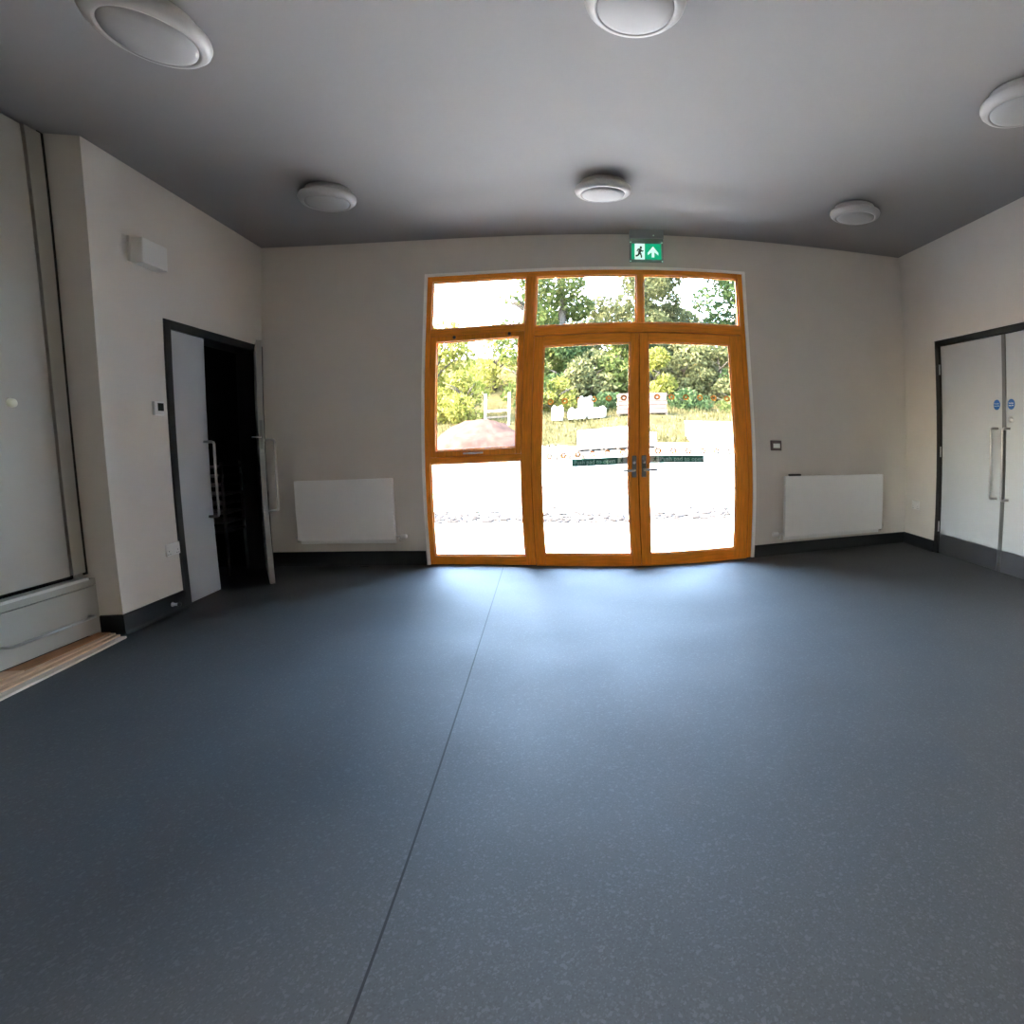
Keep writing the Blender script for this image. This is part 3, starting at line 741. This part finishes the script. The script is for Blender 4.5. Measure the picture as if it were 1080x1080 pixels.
# bulk bags on the bank
def bulk_bag(cx, cy, z0, w, d, h, seed, label):
    from mathutils import noise
    bm = bmesh.new(); bmesh.ops.create_cube(bm, size=1)
    bmesh.ops.subdivide_edges(bm, edges=list(bm.edges), cuts=7, use_grid_fill=True)
    for v in bm.verts:
        x, y, z = v.co*2
        r = 1+0.10*(1-z*z)
        n = noise.noise(Vector((x, y, z))*1.6+Vector((seed, 0, 0)))*0.07
        x2 = x*math.sqrt(1-0.16*y*y)*r; y2 = y*math.sqrt(1-0.16*x*x)*r
        zz = z if z < 0.9 else 0.9+0.12*noise.noise(Vector((x*2, y*2, seed)))
        v.co = Vector((x2*(1+n)*w/2, y2*(1+n)*d/2, (zz+1)/2*h))
    for f in bm.faces: f.smooth = True
    r_ = tag(empty('bulk_bag', (cx, cy, z0)), label, 'bulk bag', 'white bulk bags on the bank')
    b = MB(); b.bm.free(); b.bm = bm
    b.build('sack', M['bag'], r_, local=True)
    for sx in (-1, 1):
        for sy in (-1, 1):
            MB().tube([(sx*w*0.42, sy*d*0.42, h*0.90), (sx*w*0.40, sy*d*0.40, h*1.06), (sx*w*0.26, sy*d*0.40, h*1.06), (sx*w*0.24, sy*d*0.42, h*0.90)], 0.02, 6).build('lifting_loop', M['bag'], r_, local=True)
    return r_
bulk_bag(0.27, 30.3, 1.55, 0.52, 0.6, 0.66, 1, 'white bulk bag standing alone, left of the others on the bank')
bulk_bag(1.22, 30.3, 1.55, 0.82, 0.8, 0.50, 2, 'left white bulk bag of the pair under the topmost one')
bulk_bag(2.12, 30.3, 1.55, 0.82, 0.8, 0.50, 3, 'right white bulk bag of the pair under the topmost one')
bulk_bag(1.60, 30.3, 2.03, 0.62, 0.6, 0.54, 4, 'white bulk bag topmost, resting on two others')

def pallet(parent, xa, xb, ya, yb, z0):
    p = MB()
    for k in range(3):
        xx = xa+(xb-xa-0.1)*k/2
        p.box(xx, xx+0.1, ya, yb, z0, z0+0.1)
    for k in range(5):
        yy = ya+(yb-ya-0.1)*k/4
        p.box(xa, xb, yy, yy+0.1, z0+0.1, z0+0.125)
    return p.build('pallet', M['pallet'], parent)
# brick packs on the bank
bs = tag(empty('brick_stack', (4.2, 30.3, 1.6)), 'pink brick pack on a pallet, seen behind the meeting stiles', 'brick stack')
pallet(bs, 3.1, 5.3, 29.9, 30.9, 1.56)
for k in range(5):
    z = 1.69+k*0.195
    MB().box(3.12+0.02*(k % 2), 5.28-0.03*(k % 2), 29.92, 30.88, z, z+0.175, 0.01).build('brick_course', M['brick'], bs)
    if k < 4: MB().box(3.2, 5.2, 29.97, 30.83, z+0.175, z+0.195).build('course_gap', M['brick_dark'], bs)
# pale block packs in the yard
for i, (xa, xb, hh, lab) in enumerate(((1.03, 1.98, 0.80, 'pale block pack with dark edged top, left of three in the yard'), (2.02, 2.97, 0.86, 'middle pale block pack of three in the yard'), (3.01, 3.85, 0.62, 'lowest pale block pack, right of three in the yard'))):
    bp = tag(empty('block_pack', ((xa+xb)/2, 24.5, hgt(0, 24.5))), lab, 'block pack', 'pale block packs in the yard')
    z0 = hgt(0, 24.0)-0.02
    pallet(bp, xa, xb, 24.0, 25.0, z0)
    nx = 4
    bl = MB()
    for a in range(nx):
        for c in range(3):
            dx = (xb-xa)/nx; zz = z0+0.126+c*(hh-0.125)/3
            bl.box(xa+a*dx+0.006, xa+(a+1)*dx-0.006, 24.02, 24.98, zz, zz+(hh-0.125)/3-0.006, 0.01)
    bl.build('blocks', M['block'], bp)
    if i < 1: MB().box(xa-0.01, xb+0.01, 24.0, 24.12, z0+hh+0.001, z0+hh+0.03).build('strap_board', M['dark_steel'], bp)
fp = tag(empty('timber_pallet', (0.65, 22.5, 0.13)), 'empty timber pallet lying flat in the yard left of the block packs', 'pallet')
pallet(fp, 0.15, 1.2, 22.0, 23.0, hgt(0, 22.0)+0.01)
# white cabin box on the right
wb = tag(empty('white_container', (6.6, 25.2, 0.3)), 'large plain white box at the foot of the bank on the right', 'container')
z0 = hgt(0, 25.0)-0.06
MB().box(5.33, 8.0, 25.0, 26.4, z0+0.05, 1.24, 0.02).build('body', M['white_paint'], wb)
MB().box(5.31, 8.02, 24.98, 26.42, 1.24, 1.285, 0.01).build('lid', M['white_paint'], wb)
for sx in (5.4, 7.8): MB().box(sx, sx+0.12, 25.05, 26.35, z0-0.1, z0+0.05).build('skid', M['pallet'], wb)

# ---- planting
LEAF = {
    'yellow': mat_leaf('sunlit yellow green leaves', (0.0473, 0.0517, 0.0076), (0.0882, 0.0851, 0.0227), 0.5),
    'mid': mat_leaf('mid green leaves', (0.0126, 0.0214, 0.0050), (0.0441, 0.0517, 0.0164)),
    'dark': mat_leaf('dark green leaves', (0.0057, 0.0132, 0.0057), (0.0252, 0.0378, 0.0145)),
    'olive': mat_leaf('olive green leaves', (0.022, 0.025, 0.010), (0.062, 0.064, 0.028)),
}
def leaves_mesh(blobs, n, size, seed, m, name, parent):
    rnd = random.Random(seed)
    vs, fs = [], []
    tot = sum(b[3]*b[4]*b[5] for b in blobs)
    for (cx, cy, cz, rx, ry, rz) in blobs:
        k = int(n*rx*ry*rz/tot)
        for _ in range(k):
            while True:
                p = Vector((rnd.uniform(-1, 1), rnd.uniform(-1, 1), rnd.uniform(-1, 1)))
                if 0.12 < p.length < 1: break
            if rnd.random() < 0.6: p = p.normalized()*rnd.uniform(0.75, 1.0)
            c = Vector((cx+p.x*rx, cy+p.y*ry, cz+p.z*rz))
            u = Vector((rnd.gauss(0, 1), rnd.gauss(0, 1), rnd.gauss(0, 0.7))).normalized(); w_ = u.orthogonal().normalized()
            w_ = (Matrix.Rotation(rnd.uniform(0, 2*PI), 3, u) @ w_)
            s = size*rnd.uniform(0.6, 1.4)
            b0 = len(vs)
            t_ = u.cross(w_)
            vs += [c-w_*s, c+t_*s*0.42-w_*0.1*s, c+w_*s, c-t_*s*0.42-w_*0.1*s]
            fs.append((b0, b0+1, b0+2, b0+3))
    o_ = Vector((0, 0, 0)); p_ = parent
    while p_ is not None: o_ += Vector(p_.location); p_ = p_.parent
    me = bpy.data.meshes.new(name); me.from_pydata([v-o_ for v in vs], [], fs); me.materials.append(m)
    o = bpy.data.objects.new(name, me); COL.objects.link(o); o.parent = parent
    return o
def P(px, py, Y):
    return (0.0638*(px-582)*Y/40, 1.2+0.0667*(450-py)*Y/40)
def tree(cx, cy, zbase, ztop, width, n, size, kind, seed, label, cat='tree', name='tree', low=0.25, group='trees on the bank'):
    rnd = random.Random(seed)
    zg = hgt(cx, cy)-0.15
    r = tag(empty(name, (cx, cy, zg)), label, cat, group)
    hh = ztop-zbase
    pts = [(cx+rnd.uniform(-0.15, 0.15)*k, cy, zg+(ztop-hh*0.25-zg)*k/4) for k in range(5)]
    r0 = 0.03*hh*0.8+0.03
    tb = MB().tube(pts, [r0*(1-0.17*k) for k in range(5)], 8)
    for k in range(6):
        z = zbase+hh*rnd.uniform(0.15, 0.7); a = rnd.uniform(0, 2*PI); l = width*rnd.uniform(0.3, 0.48)
        tb.tube([(cx, cy, z), (cx+math.cos(a)*l*0.5, cy+math.sin(a)*l*0.5, z+l*0.35), (cx+math.cos(a)*l, cy+math.sin(a)*l, z+l*0.55)], [r0*0.45, r0*0.3, r0*0.12], 6)
    tb.build('trunk', M['bark'], r)
    blobs = []
    nb = max(9, int(hh/width*9))
    for k in range(nb):
        t = (k+0.5)/nb
        a = rnd.uniform(0, 2*PI); q = width*0.5*(0.25+0.5*math.sin(PI*min(1, t*1.02+0.05)))
        br = width*rnd.uniform(0.20, 0.32)
        blobs.append((cx+math.cos(a)*q*0.75, cy+math.sin(a)*q*0.75, zbase+br*0.5+(hh-br)*t, br, br, br*rnd.uniform(0.55, 0.85)))
    leaves_mesh(blobs, n, size, seed+100, LEAF[kind], 'foliage', r)
    return r
specs = [  # x, y, crown base, crown top, width, leaves, leaf size, kind, label
    (-6.4, 33.0, 1.5, 7.4, 4.6, 3400, 0.17, 'yellow', 'bright yellow green tree at the left edge of the casement'),
    (-4.6, 31.5, 1.3, 4.6, 3.0, 2000, 0.13, 'yellow', 'low yellow green bush behind the left flank of the soil heap'),
    (-4.1, 43.0, 3.0, 8.8, 4.4, 1700, 0.17, 'yellow', 'thin sunlit tree between the bright left tree and the posts'),
    (-2.0, 40.0, 2.8, 13.5, 4.0, 3600, 0.17, 'mid', 'slender green tree seen at the right of the left top light'),
    (0.3, 42.0, 4.0, 19.5, 4.2, 12000, 0.18, 'mid', 'tall green tree at the left side of the middle top light'),
    (2.9, 46.0, 4.5, 11.4, 6.0, 5600, 0.18, 'olive', 'low olive tree under the sky gap of the middle top light'),
    (6.0, 43.0, 4.0, 20.0, 6.4, 19000, 0.18, 'olive', 'tall olive tree behind the mullion of the right top lights'),
    (8.9, 47.0, 5.0, 10.8, 6.4, 6000, 0.18, 'olive', 'low olive tree under the sky gap of the right top light'),
    (12.3, 41.0, 3.0, 20.0, 6.8, 19000, 0.18, 'dark', 'tall dark green tree at the right side of the right top light'),
]
for i, (x, y, zb, zt_, w_, n, s, k, lab) in enumerate(specs):
    tree(x, y, zb, zt_, w_, n, s, k, 40+i, lab)
shr = [
    (-1.0, 35.0, 1.6, 4.4, 2.6, 1500, 0.13, 'mid', 'green shrub right behind the pale posts'),
    (0.2, 34.5, 1.7, 4.0, 2.4, 1700, 0.13, 'yellow', 'yellow green shrub behind the lone bulk bag'),
    (0.7, 38.0, 2.4, 7.6, 3.4, 4200, 0.15, 'dark', 'dark green shrub at the upper left of the left glazed leaf'),
    (2.2, 37.0, 2.2, 5.8, 3.2, 3600, 0.14, 'olive', 'olive shrub directly behind the topmost bulk bag'),
    (3.9, 37.5, 2.2, 7.2, 3.4, 4000, 0.15, 'mid', 'mid green shrub above the brick pack'),
    (5.6, 36.0, 2.0, 5.6, 2.6, 2400, 0.14, 'yellow', 'yellow green shrub right of the brick pack'),
    (5.3, 40.0, 3.0, 7.4, 3.0, 2400, 0.16, 'dark', 'dark green shrub at the top left of the right glazed leaf'),
    (7.6, 38.0, 2.4, 7.0, 3.8, 4400, 0.15, 'olive', 'olive shrub in the middle of the right glazed leaf'),
    (9.6, 37.0, 2.2, 6.4, 3.6, 4200, 0.14, 'olive', 'olive shrub standing above the large white box'),
    (11.2, 36.0, 1.9, 7.0, 3.2, 4000, 0.14, 'dark', 'dark green shrub at the right edge of the right glazed leaf'),
    (-0.7, 39.5, 2.8, 7.6, 3.2, 3600, 0.15, 'mid', 'mid green shrub at the far left of the left glazed leaf'),
    (7.2, 33.5, 1.6, 2.9, 2.6, 1500, 0.11, 'dark', 'low dark scrub between the brick pack and the white box'),
    (9.4, 33.0, 1.5, 2.7, 2.4, 1300, 0.11, 'mid', 'low green scrub behind the white box'),
    (2.9, 33.6, 1.6, 2.9, 2.2, 1300, 0.11, 'dark', 'low dark scrub between the bulk bags and the brick pack'),
]
for i, (x, y, zb, zt_, w_, n, s, k, lab) in enumerate(shr):
    tree(x, y, zb, zt_, w_, n, s, k, 80+i, lab, 'shrub', 'shrub', group='shrubs on the bank')
# rough grass on the bank: one uncountable mass
rnd = random.Random(21); vs, fs = [], []
for k in range(9000):
    x, y = rnd.uniform(-9, 13), 25.6+rnd.random()**1.4*12
    z = hgt(x, y)-0.05; a = rnd.uniform(0, PI); hgh = rnd.uniform(0.12, 0.4); wd = 0.03
    b0 = len(vs); lx, ly = rnd.uniform(-0.12, 0.12), rnd.uniform(-0.12, 0.12)
    vs += [(x-math.cos(a)*wd, y-math.sin(a)*wd, z), (x+math.cos(a)*wd, y+math.sin(a)*wd, z), (x+lx, y+ly, z+hgh)]
    fs.append((b0, b0+1, b0+2))
me = bpy.data.meshes.new('bank_grass'); me.from_pydata(vs, [], fs); me.materials.append(mat_leaf('dry grass blades', (0.023, 0.0215, 0.007), (0.044, 0.039, 0.0175), 0.4))
o = bpy.data.objects.new('bank_grass', me); COL.objects.link(o)
tag(o, 'rough dry grass growing over the bank', 'grass', kind='stuff')

# ------------------------------------------------------------------ light
W = bpy.data.worlds.new('sky'); S.world = W; W.use_nodes = True
nt = W.node_tree; nt.nodes.clear()
wo = nt.nodes.new('ShaderNodeOutputWorld'); bg = nt.nodes.new('ShaderNodeBackground'); sk = nt.nodes.new('ShaderNodeTexSky')
sk.sky_type = 'NISHITA'; sk.sun_disc = False; sk.sun_elevation = math.radians(42); sk.sun_rotation = math.radians(260); sk.air_density = 1.2; sk.dust_density = 3.0
bg.inputs['Strength'].default_value = 0.8
nt.links.new(sk.outputs[0], bg.inputs[0]); nt.links.new(bg.outputs[0], wo.inputs[0])
sl = bpy.data.lights.new('sun', 'SUN'); sl.energy = 1.7; sl.angle = math.radians(0.6); sl.color = (1.0, 0.94, 0.84)
so = bpy.data.objects.new('sun', sl); COL.objects.link(so)
sd = Vector((-0.80, -0.05, 1.15)).normalized()            # direction towards the sun
so.rotation_euler = sd.to_track_quat('Z', 'Y').to_euler(); so.location = sd*60

# ------------------------------------------------------------------ camera: wide phone lens, curved projection
cam = bpy.data.cameras.new('camera'); co = bpy.data.objects.new('camera', cam); COL.objects.link(co)
cam.type = 'PANO'; cam.panorama_type = 'FISHEYE_LENS_POLYNOMIAL'
cam.sensor_width = 10.8; cam.sensor_height = 10.8; cam.fisheye_fov = PI
K1, K2, K3, K4 = 0.00123040, 2.098877, -4.099917, 1.869105
cam.fisheye_polynomial_k0 = 0.0
cam.fisheye_polynomial_k1 = -K1*100; cam.fisheye_polynomial_k2 = -K2*1e-2; cam.fisheye_polynomial_k3 = -K3*1e-3; cam.fisheye_polynomial_k4 = -K4*1e-4
cam.shift_x = (540-692.86293)/1080; cam.shift_y = (512.531414-540)/1080
cam.clip_start = 0.02; cam.clip_end = 500
yaw, pitch, roll = -0.157993, -0.090138, 0.014098
co.matrix_world = Matrix.Translation((0, 0, 1.207152)) @ Matrix.Rotation(yaw, 4, 'Z') @ Matrix.Rotation(pitch, 4, 'X') @ Matrix.Rotation(roll, 4, 'Y') @ Matrix.Rotation(PI/2, 4, 'X')
S.camera = co

S.view_settings.view_transform = 'Standard'; S.view_settings.look = 'None'; S.view_settings.gamma = 1.0
S.view_settings.use_curve_mapping = False
S.view_settings.exposure = 4.3
S.cycles.use_denoising = True
S.cycles.max_bounces = 14; S.cycles.diffuse_bounces = 8; S.cycles.transparent_max_bounces = 16
